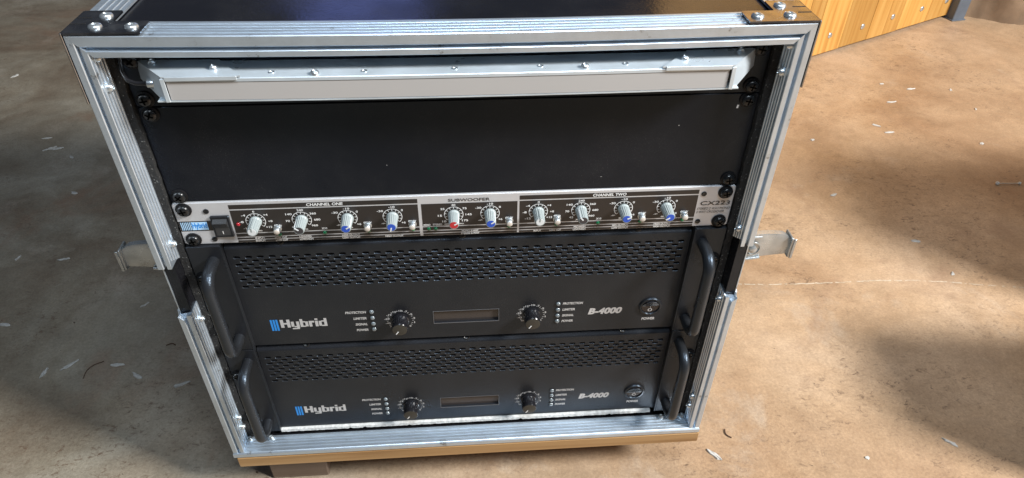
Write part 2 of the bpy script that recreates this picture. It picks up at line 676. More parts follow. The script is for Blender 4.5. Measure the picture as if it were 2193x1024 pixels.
# wooden panel of glued boards
A = Vector((904.8, 1140.7))
B = Vector((1443.3, 1412.5))
ang = math.atan2(B.y - A.y, B.x - A.x)
pan = thing('wooden_partition', 'varnished pine board panel standing on the floor at top right behind the case', 'partition', (A.x, A.y, FZ), rz=ang)
seams = [-560, -455, -350, -240, -120, -55, 0, 103.5, 215.7, 283.8, 344.8, 474.3, 590]
for i, (a, b_) in enumerate(zip(seams, seams[1:])):
    bm = new_bm()
    box(bm, a + 0.4, b_ - 0.4, rnd.uniform(-0.6, 0.6), 28, 7 + rnd.uniform(0, 2), 1300, 0.8)
    obj('board', bm, PINE, pan)
bm = new_bm()
lathe(bm, [(7.5, 0.5), (7.5, -1.2), (6, -2.6), (3, -3.2)], 16)
s0 = obj('screw', bm, CHROME, pan, (51.9, 0, 53.4), smooth=40)
for a, z in ((181.6, 51.5), (306.5, 54.4), (434.9, 53), (548, 55.3), (-80, 53), (-210, 52)):
    inst(s0, pan, (a, 0, z))

# steel post
bm = new_bm()
box(bm, -20, 20, -20, 20, 0, 700, 1.5)
box(bm, -23.5, 23.5, -23.5, 23.5, 0, 3, 0.5)
po = obj('steel_post', bm, SLATE, None, (1443, 1399, FZ + 0.2), rot=(0, 0, ang * 0.4))
tag(po, 'slate grey square steel post beside the pine panel', 'post')

# pale scratch line across the floor
pts = [(421, 310.8), (480.7, 304.9), (542.1, 303.4), (604.3, 303.0), (667.5, 303.7), (728.7, 300), (787.6, 291.9), (837.1, 282.2), (896.9, 273), (960, 262)]
fine = []
for (a, b_) in zip(pts, pts[1:]):
    for k in range(14):
        t = k / 14
        fine.append((a[0] + (b_[0] - a[0]) * t, a[1] + (b_[1] - a[1]) * t + rnd.uniform(-0.7, 0.7)))
bm = new_bm()
for i in range(len(fine) - 1):
    if rnd.random() < 0.22:
        continue
    w0, w1 = rnd.uniform(0.3, 1.3), rnd.uniform(0.3, 1.3)
    (x0, y0), (x1, y1) = fine[i], fine[i + 1]
    bm.faces.new([bm.verts.new(v) for v in ((x0, y0 - w0, 0), (x1, y1 - w1, 0), (x1, y1 + w1, 0), (x0, y0 + w0, 0))])
ln = obj('scratch', bm, LINEM, None, (0, 0, FZ + 0.4))
ln.parent = fl

# ------------------------------------------------------------------ flight case
case = thing('flight_case', 'black rack flight case with ribbed aluminium edges standing open', 'flight case', (0, 0, -17))
OZ = 17.0   # children are given in rack heights, this lifts them above the empty


def part(name, bm, m, **k):
    at = k.pop('at', (0, 0, 0))
    return obj(name, bm, m, case, (at[0], at[1], at[2] + OZ), **k)


def bow(v):
    return (v[0], v[1], v[2] - 2.8 * (1 - min(1, (v[0] / 262) ** 2)))


DEP = 430


def ribs_line(a, b, hgt, n, w=0.55):
    """profile points of a flange from a to b (coordinates along the flange) with n raised ribs; returns (s, height)"""
    out = []
    for i in range(n):
        c = a + (b - a) * (i + 0.8) / (n + 0.6)
        sg = 1 if b > a else -1
        out += [(c - sg * w, 0), (c - sg * w * 0.5, hgt), (c + sg * w * 0.5, hgt), (c + sg * w, 0)]
    return out


# top front extrusion (profile in y,z)
pr = [(4, 465.5)] + [(s, 465.5 + h) for s, h in ribs_line(4, -19, 0.9, 4, 0.7)] + [
    (-21.2, 465.6), (-22, 464.9), (-22, 458.0), (-21.4, 457.4), (-17.5, 457.0), (-17.5, 454.9), (-21.6, 454.6), (-22, 454.2),
    (-22, 450.4), (-21.6, 450.0), (2, 450.0), (2, 451.2), (-16, 451.2), (-16, 463.9), (4, 463.9)]
bm = new_bm()
extrude_profile(bm, pr, 'x', lambda p: -260.5 + (465.5 - p[1]) * 0.98, lambda p: 260.5 - (465.5 - p[1]) * 0.98, 24, bow)
part('top_front_edging', bm, ALX, smooth=25)
# top side extrusions running back
for s in (-1, 1):
    pr = [(s * 260.5, 440), (s * 260.5, 465.5)] + [(s * x, 465.5 + h) for x, h in ribs_line(258.5, 236, 0.55, 4)] + [(s * 236, 465.5), (s * 236, 463.9), (s * 259, 463.9), (s * 259, 440)]
    bm = new_bm()
    extrude_profile(bm, pr, 'y', 4.2, DEP)
    part('top_side_edging', bm, ALY, smooth=25)
# top panel
bm = new_bm()
pr = [(-15.5, 452), (-15.5, 463.6), (DEP - 2, 463.6), (DEP - 2, 452)]
extrude_profile(bm, pr, 'x', -257.5, 257.5, 24, bow)
part('top_panel', bm, LAMINATE)

# side front extrusions, upper and lower pieces (profile in x,y for the left, mirrored to the right)


def side_prof(s):
    p = [(-260.6, 6), (-260.6, -21.3), (-260, -22), (-255.8, -22), (-255.2, -21.4), (-255.0, -18), (-252.9, -18), (-252.7, -21.6),
         (-252.2, -22), (-248.9, -22), (-248.4, -21.4)]
    p += [(-248.4 + h, y) for y, h in ribs_line(-21, -1.5, 0.7, 4, 0.6)]
    p += [(-248.4, -1.0), (-249.4, -1.0), (-249.4, -16.5), (-259.2, -16.5), (-259.2, 6)]
    return [(-s * x, y) for x, y in p]


for s in (-1, 1):
    top = (lambda p: 465.2 - (260.5 - abs(p[0])) * 1.0)
    zlo = 258 if s < 0 else 259
    bm = new_bm()
    extrude_profile(bm, side_prof(s), 'z', lambda p: zlo + (8 - (p[1] + 22) * 0.55 if abs(p[0]) < 253 and p[1] > -22 and p[1] < 0 else 0), top)
    part('upper_side_edging', bm, ALZ, smooth=25)
    zhi = 196 if s < 0 else 190
    bm = new_bm()
    extrude_profile(bm, side_prof(s), 'z', lambda p: -15 + (260.5 - abs(p[0])) * 0.55,
                    lambda p: zhi + (6 if abs(p[0]) < 253 else 0) + (4 if abs(p[0]) > 256 else 0) - (7 if 252.5 < abs(p[0]) < 255.6 and p[1] < -20 else 0))
    part('lower_side_edging', bm, ALZ, smooth=25)
    # torn-up outer flap above the cut
    bm = new_bm()
    f = [(s * 260.7, -20, zhi), (s * 260.7, 4, zhi), (s * 260.7, 4, zhi + 26), (s * 260.7, -17.0, zhi + 8)]
    vs = [bm.verts.new(v) for v in f] + [bm.verts.new((v[0] - s * 1.3, v[1], v[2])) for v in f]
    for q_ in ((0, 1, 2, 3), (7, 6, 5, 4), (0, 4, 5, 1), (1, 5, 6, 2), (2, 6, 7, 3), (3, 7, 4, 0)):
        bm.faces.new([vs[i] for i in q_])
    part('edging_flap', bm, ALZ)
    # plywood side, its raw edge blackened, with thin outer skin
    bm = new_bm()
    box(bm, min(s * 249.6, s * 258.6), max(s * 249.6, s * 258.6), -15.8, DEP, -14, 451, 0.3)
    part('side_panel', bm, LAMINATE)
    bm = new_bm()
    box(bm, min(s * 258.8, s * 259.8), max(s * 258.8, s * 259.8), -16.4, DEP, zhi, zlo + 5)
    part('side_skin', bm, ALZ)
    # rack rail and foam
    bm = new_bm()
    box(bm, min(s * 224, s * 249.2), max(s * 224, s * 249.2), 3.6, 6.0, -8, 449)
    part('rack_rail', bm, POWDER)
    bm = new_bm()
    for i in range(60):
        z0 = -6 + i * 7.6
        d = rnd.uniform(-0.5, 0.5)
        vs = None
    xa, xb = (-249.2, -242.2) if s < 0 else (242.2, 249.2)
    rows = []
    for i in range(90):
        z = -7 + 455 * i / 89
        j1, j2 = rnd.uniform(-0.7, 0.7), rnd.uniform(-0.5, 0.5)
        xs = [xa + (j1 if s > 0 else 0), xb + (j1 if s < 0 else 0)]
        rows.append([bm.verts.new((xs[0], 3.4, z)), bm.verts.new((xs[0], -2.5 + j2, z)), bm.verts.new((xs[1], -2.5 + j2 * .6, z)), bm.verts.new((xs[1], 3.4, z))])
    for a_, b_ in zip(rows, rows[1:]):
        for k in range(3):
            bm.faces.new((a_[k], a_[k + 1], b_[k + 1], b_[k]))
    part('foam_strip', bm, FOAM, smooth=60)
# bottom extrusion
pr = [(-1.4, -9)] + [(s, -9 + h) for s, h in ribs_line(-1.4, -20, 0.9, 4, 0.75)] + [(-21.4, -9.0), (-22, -9.4), (-22.4, -9.6), (-23.4, -10.6), (-23.4, -15.6), (-22.6, -16.4), (6, -16.4), (6, -15.2), (-20, -15.2), (-20, -10.2), (-1.4, -10.2)]
bm = new_bm()
extrude_profile(bm, pr, 'x', lambda p: -260.6 if p[1] < -9.5 else -248.8, lambda p: 260.6 if p[1] < -9.5 else 248.8)
part('bottom_edging', bm, ALX, smooth=25)
bm = new_bm()
box(bm, -258, 258, -14, DEP, -15, -11.4)
part('bottom_panel', bm, LAMINATE)
bm = new_bm()
box(bm, -258, 258, DEP, DEP + 8, -14, 464)
part('back_panel', bm, LAMINATE)

# corner brackets: three-armed caps wrapping top and side
for s in (-1, 1):
    o = [(260.9, -22.4), (209.6, -22.4), (209.6, -3.2), (211, -1.8), (233.8, -1.8), (234.6, -1), (234.6, 17.4), (235.6, 18.6), (260.9, 18.6)]
    bm = new_bm()
    bot = [bm.verts.new((s * x, y, 466.1)) for x, y in o]
    topv = [bm.verts.new((s * (x * 0.9994), y * 0.99, 467.5)) for x, y in o]
    n = len(o)
    for i in range(n):
        j = (i + 1) % n
        bm.faces.new((bot[i], bot[j], topv[j], topv[i]))
    bm.faces.new(bot)
    bm.faces.new(topv)
    # side wing
    box(bm, min(s * 260.9, s * 262.2), max(s * 260.9, s * 262.2), -22.4, 18.6, 415, 467.3, 0.3)
    br = part('corner_bracket', bm, BRACKET)
    for (x, y) in ((242.4, -12), (218, -13), (242, 7.2)):
        bm = new_bm()
        lathe(bm, [(4.6, 0), (4.6, 0.7), (4.0, 1.7), (2.6, 2.4), (1.7, 2.5), (1.4, 1.7)], 20, 'z')
        r_ = obj('rivet', bm, CHROME, br, (s * x, y, 467.4), smooth=50)
    # notches pressed in the outer edge
    for y in (-6, 5):
        bm = new_bm()
        box(bm, -5, 5, -0.5, 0.5, 0, 0.25)
        obj('pressed_slot', bm, CHASSIS, br, (s * 256, y, 467.45))

# bolts with domed heads on the inner flanges


def bolt_mesh():
    bm = new_bm()
    lathe(bm, [(3.4, -1), (3.4, 1.4), (3.0, 3.2), (2.1, 4.2), (1.5, 4.2), (1.2, 3.2)], 16, 'x')
    return bm


b0 = part('bolt', bolt_mesh(), CHROME, at=(-248.2, -14.5, 424), smooth=45)
for y, z in ((-9.5, 276), (-9.5, 186), (-10, 37), (-9, 20), (-15, 447)):
    inst(b0, case, (-248.2, y, z + OZ))
for y, z in ((-13.9, 424.4), (-13.4, 273.5), (-12.5, 186), (-12.3, 36.5), (-10.6, 17.9), (-15, 446.4)):
    inst(b0, case, (248.2, y, z + OZ), rot=(0, 0, math.pi))
for x in (-246, -222.5, 219.3, 244):
    inst(b0, case, (x, -5.2, -9.4 + OZ), rot=(0, -math.pi / 2, 0))

# open butterfly latches on the sides
for s in (-1, 1):
    zc, yc = (243, 14) if s < 0 else (236, 4)
    yo = 14 if s < 0 else 4
    # dished cup plate on the side wall
    bm = new_bm()
    box(bm, min(s * 261, s * 262.4), max(s * 261, s * 262.4), yo - 14, yo + 44, zc - 28, zc + 26, 0.4)
    lp = part('latch_plate', bm, LATCH)
    # lever: curved sheet swept along x
    bm = new_bm()
    L_ = 41 if s < 0 else 45
    rows = []
    for i in range(9):
        t = i / 8
        x = s * (263 + L_ * t)
        zt = zc + 13 + (2 * math.sin(t * 3.0)) - (3 if t > 0.99 else 0)
        zb = zc - 15 + 6.5 * t
        y = yo - 2 + 1.5 * math.sin(t * 3.1)
        rows.append([(x, y + 7, zt), (x, y + 0.6, zt + 0.5), (x, y, zt - 1.5), (x, y - 1.0, (zt + zb) / 2), (x, y, zb + 1.5), (x, y + 0.6, zb), (x, y + 7, zb + .5)])
    inner = [[(p[0], p[1] + 1.3 if 0 < k < 6 else p[1], p[2] + (-1.2 if k < 2 else 1.2 if k > 4 else 0)) for k, p in enumerate(r)] for r in rows]
    VA = [[bm.verts.new(p) for p in r] for r in rows]
    VB = [[bm.verts.new(p) for p in r] for r in inner]
    for G in (VA, VB):
        for a_, b_ in zip(G, G[1:]):
            for k in range(6):
                bm.faces.new((a_[k], a_[k + 1], b_[k + 1], b_[k]))
    for i in range(8):
        for k in (0, 6):
            bm.faces.new((VA[i][k], VA[i + 1][k], VB[i + 1][k], VB[i][k]))
    for r in (0, 8):
        for k in range(6):
            bm.faces.new((VA[r][k], VA[r][k + 1], VB[r][k + 1], VB[r][k]))
    # turned-out finger lip
    xe = s * (263 + L_)
    box(bm, min(xe, xe + s * 1.8), max(xe, xe + s * 1.8), yo - 6, yo + 9, zc - 9.5, zc + 13, 0.3)
    box(bm, min(xe + s * 1.9, xe + s * 4.4), max(xe + s * 1.9, xe + s * 4.4), yo - 7, yo - 5.4, zc - 10, zc + 12.5, 0.3)
    part('latch_lever', bm, LATCH, smooth=40)
    bm = new_bm()
    tube(bm, [(s * 262, yo - 3, zc + 14.5), (s * 279, yo - 3, zc + 14.5)], 1.5, 8)
    part('hinge_pin', bm, CHROME, smooth=50)
    bm = new_bm()
    tube(bm, [(s * 262, yo - 1.5, zc - 14.2), (s * 283, yo - 1.5, zc - 11.8)], 1.4, 8)
    part('hinge_pin', bm, CHROME, smooth=50)
    if s > 0:
        bm = new_bm()
        lathe(bm, [(7.6, 0.2), (7.6, -1.2), (6.6, -1.2), (6.6, 0.1)], 24, at=(273, yo - 3.2, zc + 1))
        lathe(bm, [(3.6, 0), (3.6, -2.6), (2.4, -3.4)], 16, at=(273, yo - 3.2, zc + 1))
        part('latch_rivet', bm, LATCH, smooth=40)

# board and block under the case
bm = new_bm()
box(bm, -258.4, 262, -23.2, 425, -34, -17.6, 1.0)
bd = obj('wooden_board', bm, OAK, None)
tag(bd, 'oak board with a golden edge lying under the flight case', 'board')
bm = new_bm()
box(bm, -240, -173, 3, 380, FZ + 0.3, -34.3, 1.5)
bl = obj('timber_block', bm, BLOCKW, None)
tag(bl, 'brown timber block propping the board near its left end', 'block')
bl2 = bl.copy()
C.objects.link(bl2)
bl2.location = (0.41, 0.05, 0)
tag(bl2, 'brown timber block in the shadow below the board, right end', 'block')


# ------------------------------------------------------------------ rack screw (with washer)
def rack_screw(parent, x, z, y=0.0):
    global RS
    if RS is None:
        bm = new_bm()
        lathe(bm, [(6.6, 0), (6.6, -1.2), (5.9, -1.7), (3, -1.7)], 24, cap=False)
        w_ = new_bm()
        lathe(w_, [(5.2, -1.2), (5.2, -2.4), (4.9, -3.3), (4.2, -4.1), (3.2, -4.6), (1.6, -4.9), (0.8, -4.95)], 24)
        RS = obj('rack_screw', w_, SCREW, parent, (x, y, z), smooth=50)
        obj('washer', bm, WASHER, RS, smooth=40)
        # cross recess
        c_ = new_bm()
        box(c_, -3.0, 3.0, -5.02, -4.0, -0.6, 0.6)
        box(c_, -0.6, 0.6, -5.02, -4.0, 0.601, 3.0)
        box(c_, -0.6, 0.6, -5.02, -4.0, -3.0, -0.601)
        obj('cross_recess', c_, RECESS, RS)
        RS.rotation_euler = (0, rnd.uniform(0, 1.5), 0)
        return RS
    return inst(RS, parent, (x, y, z), rot=(0, rnd.uniform(0, 3), 0))


RS = None

# ------------------------------------------------------------------ blank panels
bp = thing('blank_panel', 'plain glossy black two-unit blank panel above the silver crossover', 'rack panel', (0, 0, 311.6))
bm = new_bm()
plate(bm, rrect(-241.3, 241.3, 0, 87.6, 1.5), 1.6, 4.0, 0.5)
obj('panel_plate', bm, GLOSS, bp, smooth=30)
for x in (-232.5, 232.5):
    for z in (6.2, 82.4):
        rack_screw(bp, x, z, 1.6)
for x, z, w_, h_ in ((225.5, 76, 1.6, 3), (180, 60, .6, .5), (-60, 30, .5, .4), (120, 12, .5, .4)):
    bm = new_bm()
    quad(bm, x - w_ / 2, x + w_ / 2, z - h_ / 2, z + h_ / 2, 1.5, skew=w_ * 0.3)
    flat_obj('paint_chip', bm, PWHITE, bp)

bp1 = thing('blank_panel', 'narrow black panel half hidden behind the rack light bar', 'rack panel', (0, 0, 399.7))
bm = new_bm()
plate(bm, rrect(-241.3, 241.3, 0.3, 49.6, 1.5), 1.2, 3.6, 0.5)
obj('panel_plate', bm, GLOSS, bp1, smooth=30)
for x in (-232.5, 232.5):
    rack_screw(bp1, x, 6.8, 1.2)
    rack_screw(bp1, x, 38.0, 1.2)

# ------------------------------------------------------------------ light bar
lb = thing('light_bar', 'aluminium rack light bar with pale frosted front, hung under the case top', 'light', (0, 0, 411))


def lpart(name, bm, m, **k):
    return obj(name, bm, m, lb, (0, 0, -411), **k)


bm = new_bm()
pr = [(0.6, 436.4), (-27.6, 436.4), (-28.2, 435.9), (-28.2, 433.6), (-27.2, 433.6), (-27.2, 435.1), (0.6, 435.1)]
extrude_profile(bm, pr, 'x', -201, 200, 16, lambda v: (v[0], v[1], v[2] - 1.2 * (1 - (v[0] / 210) ** 2)))
lpart('housing', bm, SHEET)
bm = new_bm()
pr = [(-27.5, 433.5), (-27.8, 433.2), (-27.8, 419.8), (-27.5, 419.5), (-20, 419.5), (-20, 433.5)]
extrude_profile(bm, pr, 'x', -201, 200, 16, lambda v: (v[0], v[1], v[2] - 1.6 * (1 - (v[0] / 210) ** 2)))
lpart('diffuser', bm, DIFFUSER)
bm = new_bm()
pr = [(-28.0, 419.4), (-28.0, 418.4), (-16, 418.4), (-16, 419.4)]
extrude_profile(bm, pr, 'x', -210.5, 209.5, 16, lambda v: (v[0], v[1], v[2] - 1.7 * (1 - (v[0] / 214) ** 2)))
lpart('bottom_rail', bm, SHEET)
for s in (-1, 1):
    # folded end bracket: top tongue with a slanted end, and a slanted side cheek
    bm = new_bm()
    t_ = [(s * 229.5, 0.8), (s * 203.4, -28.6), (s * 149.5, -28.6), (s * 170 if s < 0 else 174.5, -1.6)]
    a_ = [bm.verts.new((x, y, 436.6)) for x, y in t_]
    b_ = [bm.verts.new((x, y, 437.8)) for x, y in t_]
    for i in range(4):
        j = (i + 1) % 4
        bm.faces.new((a_[i], a_[j], b_[j], b_[i]))
    bm.faces.new(a_)
    bm.faces.new(b_)
    ck = [(s * 229.5, 0.8, 436.55), (s * 203.4, -28.6, 436.55), (s * 204.4, -28.6, 418.2), (s * 210.5, -22, 418.2), (s * 229.6, -1, 424)]
    a_ = [bm.verts.new(p) for p in ck]
    b_ = [bm.verts.new((p[0] - s * 1.2, p[1], p[2])) for p in ck]
    for i in range(5):
        j = (i + 1) % 5
        bm.faces.new((a_[i], a_[j], b_[j], b_[i]))
    bm.faces.new(a_)
    bm.faces.new(b_)
    # folded front edge of the tongue and small front return
    box(bm, min(s * 152, s * 201), max(s * 152, s * 201), -29.4, -28.65, 434.6, 437.7, 0.2)
    box(bm, min(s * 201.4, s * 204.4), max(s * 201.4, s * 204.4), -29.2, -28.3, 418.6, 436.2, 0.2)
    lpart('end_bracket', bm, SHEET)


def pan_screw():
    bm = new_bm()
    lathe(bm, [(3.1, 0), (3.1, 1.2), (2.5, 2.3), (1.4, 2.8), (1.0, 2.1), (0.3, 2.0)], 16, 'z')
    return bm


ps = lpart('screw', pan_screw(), CHROME, smooth=45)
ps.location = [v * K for v in (-170.3, -16.8, 437.8 - 411)]
for x, y, z in ((-216, -5.5, 437.8), (-99.1, -24.2, 435.6), (93.7, -22.6, 435.6), (168.6, -17.0, 437.8), (214.6, -5.5, 437.8)):
    inst(ps, lb, (x, y, z - 411))
bm = new_bm()
lathe(bm, [(2.2, 0), (2.2, 0.5), (1.5, 0.5), (1.3, 0.1)], 16, 'z')
pl = lpart('rivet', bm, CHROME, smooth=45)
pl.location = [v * K for v in (-129.9, -20, 435.7 - 411)]
for x, y in ((-65, -20.6), (-0.5, -19.2), (61.7, -18.3), (124.5, -18.2)):
    inst(pl, lb, (x, y, (435.7 if abs(x) > 100 else 435.3) - 411))
bm = new_bm()
cp = [(-238, 0, 448), (-238, -4, 440), (-237.5, -8, 432.5), (-234, -12, 428.2), (-228, -14, 426.6), (-220, -14.5, 426.4), (-214, -14.5, 426.4)]
sm = []
for i in range(len(cp) - 1):
    for t in (0, 0.5):
        sm.append(tuple(cp[i][k] * (1 - t) + cp[i + 1][k] * t for k in range(3)))
sm.append(cp[-1])
tube(bm, sm, 1.7, 10)
lpart('cable', bm, RUBBER, smooth=60)
bm = new_bm()
lathe(bm, [(3.0, -219.5), (3.0, -216), (2.2, -214)], 14, 'x', at=(0, -14.5, 426.4))
lpart('cable_grommet', bm, CHROME, smooth=40)

# ------------------------------------------------------------------ crossover
cx = thing('crossover', 'slim silver and black crossover unit with a row of grey knobs', 'audio unit', (0, 0, 266.9))
CZ = -266.9


def cpart(name, bm, m, **k):
    at = k.pop('at', (0, 0, 0))
    return obj(name, bm, m, cx, (at[0], at[1], at[2] + CZ if 'at' in k or at != (0, 0, 0) else CZ), **k)


bm = new_bm()
plate(bm, rrect(-241.3, 241.3, 267, 310.9, 2.6), 0, 3.2, 0.5)
cpart('front_panel', bm, SILVER, smooth=30)
for x in (-232.5, 232.5):
    for z in (273.0 - 266.9, 304.6 - 266.9):
        rack_screw(cx, x, z, 0)
Y1, Y2 = -0.12, -0.24
bm = new_bm()
for x0, x1 in ((-195.7, -37.6), (50.4, 208.8)):
    for z0, z1 in ((303.3, 307.8), (278.0, 302.1), (273.6, 277.0), (270.6, 272.7), (267.7, 269.8)):
        quad(bm, x0, x1, z0, z1, Y1)
for z0, z1 in ((278.0, 302.1), (273.6, 277.0), (270.6, 272.7), (267.7, 269.8)):
    quad(bm, -34.8, 48.6, z0, z1, Y1)
quad(bm, -241.0, -213.4, 281.6, 292.2, Y1)
flat_obj('black_field', bm, PBLACK, cx, (0, 0, CZ))
# badge
bm = new_bm()
for i in range(6):
    quad(bm, -239.2 + i * 1.45, -238.5 + i * 1.45, 282.8, 291.2, Y2)
quad(bm, -230.6, -217.2, 282.8, 291.2, Y2)
flat_obj('badge', bm, BADGE, cx, (0, 0, CZ))
bm = new_bm()
text(bm, 'Hybrid', -223.9, 286.8, 7.4, -0.36, w=12.4, bold=0.03)
flat_obj('lettering', bm, PBLUE, cx, (0, 0, CZ))
# silk-screened words
for s_, x, z, w_, h_ in (('CHANNEL ONE', -116, 305.6, 30.5, 3.0), ('CHANNEL TWO', 129.2, 305.6, 29.5, 3.0),
                         ('INPUT', -176.4, 271.65, 8.5, 1.95), ('INPUT', -176.4, 268.75, 8.5, 1.95),
                         ('LOW CUT', -158.5, 271.65, 10.5, 1.95), ('LOW CUT', -158.3, 268.75, 10.5, 1.95),
                         ('LOW/MID', -137.4, 271.65, 10.4, 1.95), ('LOW/HIGH', -137.0, 268.75, 11.6, 1.95),
                         ('LOW OUTPUT', -98.0, 271.65, 15.5, 1.95), ('LOW OUTPUT', -98.0, 268.75, 15.5, 1.95),
                         ('HIGH OUTPUT', -60.4, 268.75, 15.8, 1.95),
                         ('MONO 3-WAY', 6.8, 271.65, 14.8, 1.95), ('STEREO 2-WAY', 6.8, 268.75, 16.6, 1.95),
                         ('INPUT', 66.9, 268.75, 6.8, 1.95), ('LOW CUT', 83.2, 268.75, 10.2, 1.95),
                         ('MID/HIGH', 105, 271.65, 10.6, 1.95), ('LOW/HIGH', 104.8, 268.75, 11.4, 1.95),
                         ('MID OUTPUT', 142, 271.65, 14.6, 1.95), ('LOW OUTPUT', 142, 268.75, 15, 1.95),
                         ('HIGH OUTPUT', 180.5, 271.65, 15.5, 1.95), ('HIGH OUTPUT', 180.5, 268.75, 15.5, 1.95),
                         ('40Hz', -158.8, 284.8, 6.6, 2.2), ('40Hz', 84.0, 284.8, 6.6, 2.2),
                         ('X10', -119.9, 279.8, 4.8, 2.1), ('X10', 121.7, 279.8, 4.8, 2.1),
                         ('MONO', -31.0, 279.4, 6.0, 2.1), ('STEREO', -21.8, 279.6, 8.0, 2.1)):
    bm = new_bm()
    text(bm, s_, x, z, h_, Y2, w=w_, shear=0.12 if 'CHANNEL' in s_ else 0, bold=0.025)
    flat_obj('lettering', bm, PWHITE, cx, (0, 0, CZ))
for x in (-82.2, -43.6, 41.4, 160.4, 198.8):
    bm = new_bm()
    text(bm, 'ØINV', x, 284.4, 2.2, Y2, w=7.0, bold=0.02)
    flat_obj('lettering', bm, PWHITE, cx, (0, 0, CZ))
for s_, x, z, w_, h_, sh in (('SUBWOOFER', 6.6, 305.3, 36, 3.0, 0), ('CX223', 225.6, 292.8, 27, 4.4, 0.1), ('STEREO 2 WAY/MONO', 225.2, 286.9, 30, 2.5, 0.15), ('3 WAY CROSSOVER', 222.8, 283.3, 25.4, 2.5, 0.15)):
    bm = new_bm()
    text(bm, s_, x, z, h_, Y2, w=w_, shear=sh, bold=0.012 if h_ > 2.6 else 0.0)
    flat_obj('lettering', bm, PBLACK, cx, (0, 0, CZ))


# dials
def dial(x, z, marks, foot=None):
    bm = new_bm()
    n = 48
    a0, a1 = math.radians(225), math.radians(-45)
    for i in range(n):
        p, q_ = a0 + (a1 - a0) * i / n, a0 + (a1 - a0) * (i + 1) / n
        bm.faces.new([bm.verts.new((x + r * math.cos(t), Y2, z + r * math.sin(t))) for r, t in ((7.9, p), (8.4, p), (8.4, q_), (7.9, q_))])
    for i in range(11):
        t = a0 + (a1 - a0) * i / 10
        c_, s_ = math.cos(t), math.sin(t)
        hw = 0.24
        bm.faces.new([bm.verts.new((x + r * c_ - u * s_, Y2, z + r * s_ + u * c_)) for r, u in ((6.1, -hw), (7.85, -hw), (7.85, hw), (6.1, hw))])
    for s_, d, hh in marks:
        t = math.radians(90 - d)
        rx = 10.4 + (0.85 * len(s_) if abs(math.sin(math.radians(d))) > 0.5 else 0)
        text(bm, s_, x + rx * math.cos(t), z + 10.2 * math.sin(t), hh, Y2, w=1.8 * len(s_) if len(s_) > 1 else 1.7, bold=0.02)
    if foot:
        text(bm, foot, x, z - 10.3, 1.4, Y2, w=1.6 * len(foot), bold=0.03)
    return flat_obj('dial_scale', bm, PWHITE, cx, (0, 0, CZ))


G = [('0', 0, 2.15), ('-4', -50, 2.15), ('+4', 50, 2.15), ('-8', -92, 2.15), ('+8', 92, 2.15), ('-12', -135, 2.15), ('+12', 130, 2.15)]
F = [('240', 0, 2.15), ('140', -52, 2.15), ('360', 52, 2.15), ('70', -95, 2.15), ('680', 92, 2.15), ('45', -138, 2.15), ('960', 130, 2.15)]
O = [('-10', 0, 2.15), ('-30', -52, 2.15), ('0', 50, 2.15), ('+6', 132, 2.15), ('-∞', -135, 1.4)]
SB = [('40', 0, 2.15), ('25', -52, 2.15), ('75', 52, 2.15), ('15', -95, 2.15), ('145', 92, 2.15), ('10', -135, 2.15), ('175', 132, 2.15)]
DX = [-176.3, -137.5, -98.6, -60.1, -7.1, 24.6, 67.1, 104.8, 142.9, 181.4]
DM = [G, F, O, O, SB, O, G, F, O, O]
FT = ['GAIN', 'FREQ.', 'GAIN', 'GAIN', 'XOVER FREQ.', 'GAIN', 'GAIN', 'XOVER', 'GAIN', 'GAIN']
CAP = [KWHITE, KDARK, KBLUE, KBLUE, KRED, KBLUE, KWHITE, KDARK, KBLUE, KBLUE]
PTR = [0, -52, 58, 196, 58, 55, 2, -38, 68, 236]
CN = ['white', 'black', 'blue', 'blue', 'red', 'blue', 'white', 'black', 'blue', 'blue']
kmesh = None
for x, mk, ft, cp_, pa, cn in zip(DX, DM, FT, CAP, PTR, CN):
    dial(x, 290.0, mk, ft)
    if kmesh is None:
        bm = new_bm()
        n = 36
        lathe(bm, [(5.3, -0.3), (5.3, -1.6), (4.85, -2.6), (4.45, -14.6), (4.35, -15.6), (3.7, -15.9), (3.6, -15.3)], n, flute=(0.085, -15.7, -2.0))
        # pointer ridge along the barrel
        kb = obj('knob', bm, KGREY, cx, (x, 0, 290.0 + CZ), smooth=28)
        kmesh = kb
        kn = kb
    else:
        kn = kmesh.copy()
        C.objects.link(kn)
        kn.parent = cx
        kn.location = (x * K, 0, (290.0 + CZ) * K)
    kn.rotation_euler = (0, math.radians(pa), 0)
    bm = new_bm()
    lathe(bm, [(3.65, -14.6), (3.65, -15.7), (3.3, -15.95)], 24)
    obj('knob_cap', bm, cp_, kn, smooth=30)
    bm = new_bm()
    box(bm, -0.6, 0.6, -16.2, -14.8, 0.4, 4.4, 0.12)
    box(bm, -0.6, 0.6, -14.8, -3, 4.2, 4.9, 0.12)
    obj('pointer', bm, KGREY if cn == 'white' else KWHITE, kn)
    if cn != 'blue':
        kn['label'] = 'grey fluted knob with a %s cap' % cn
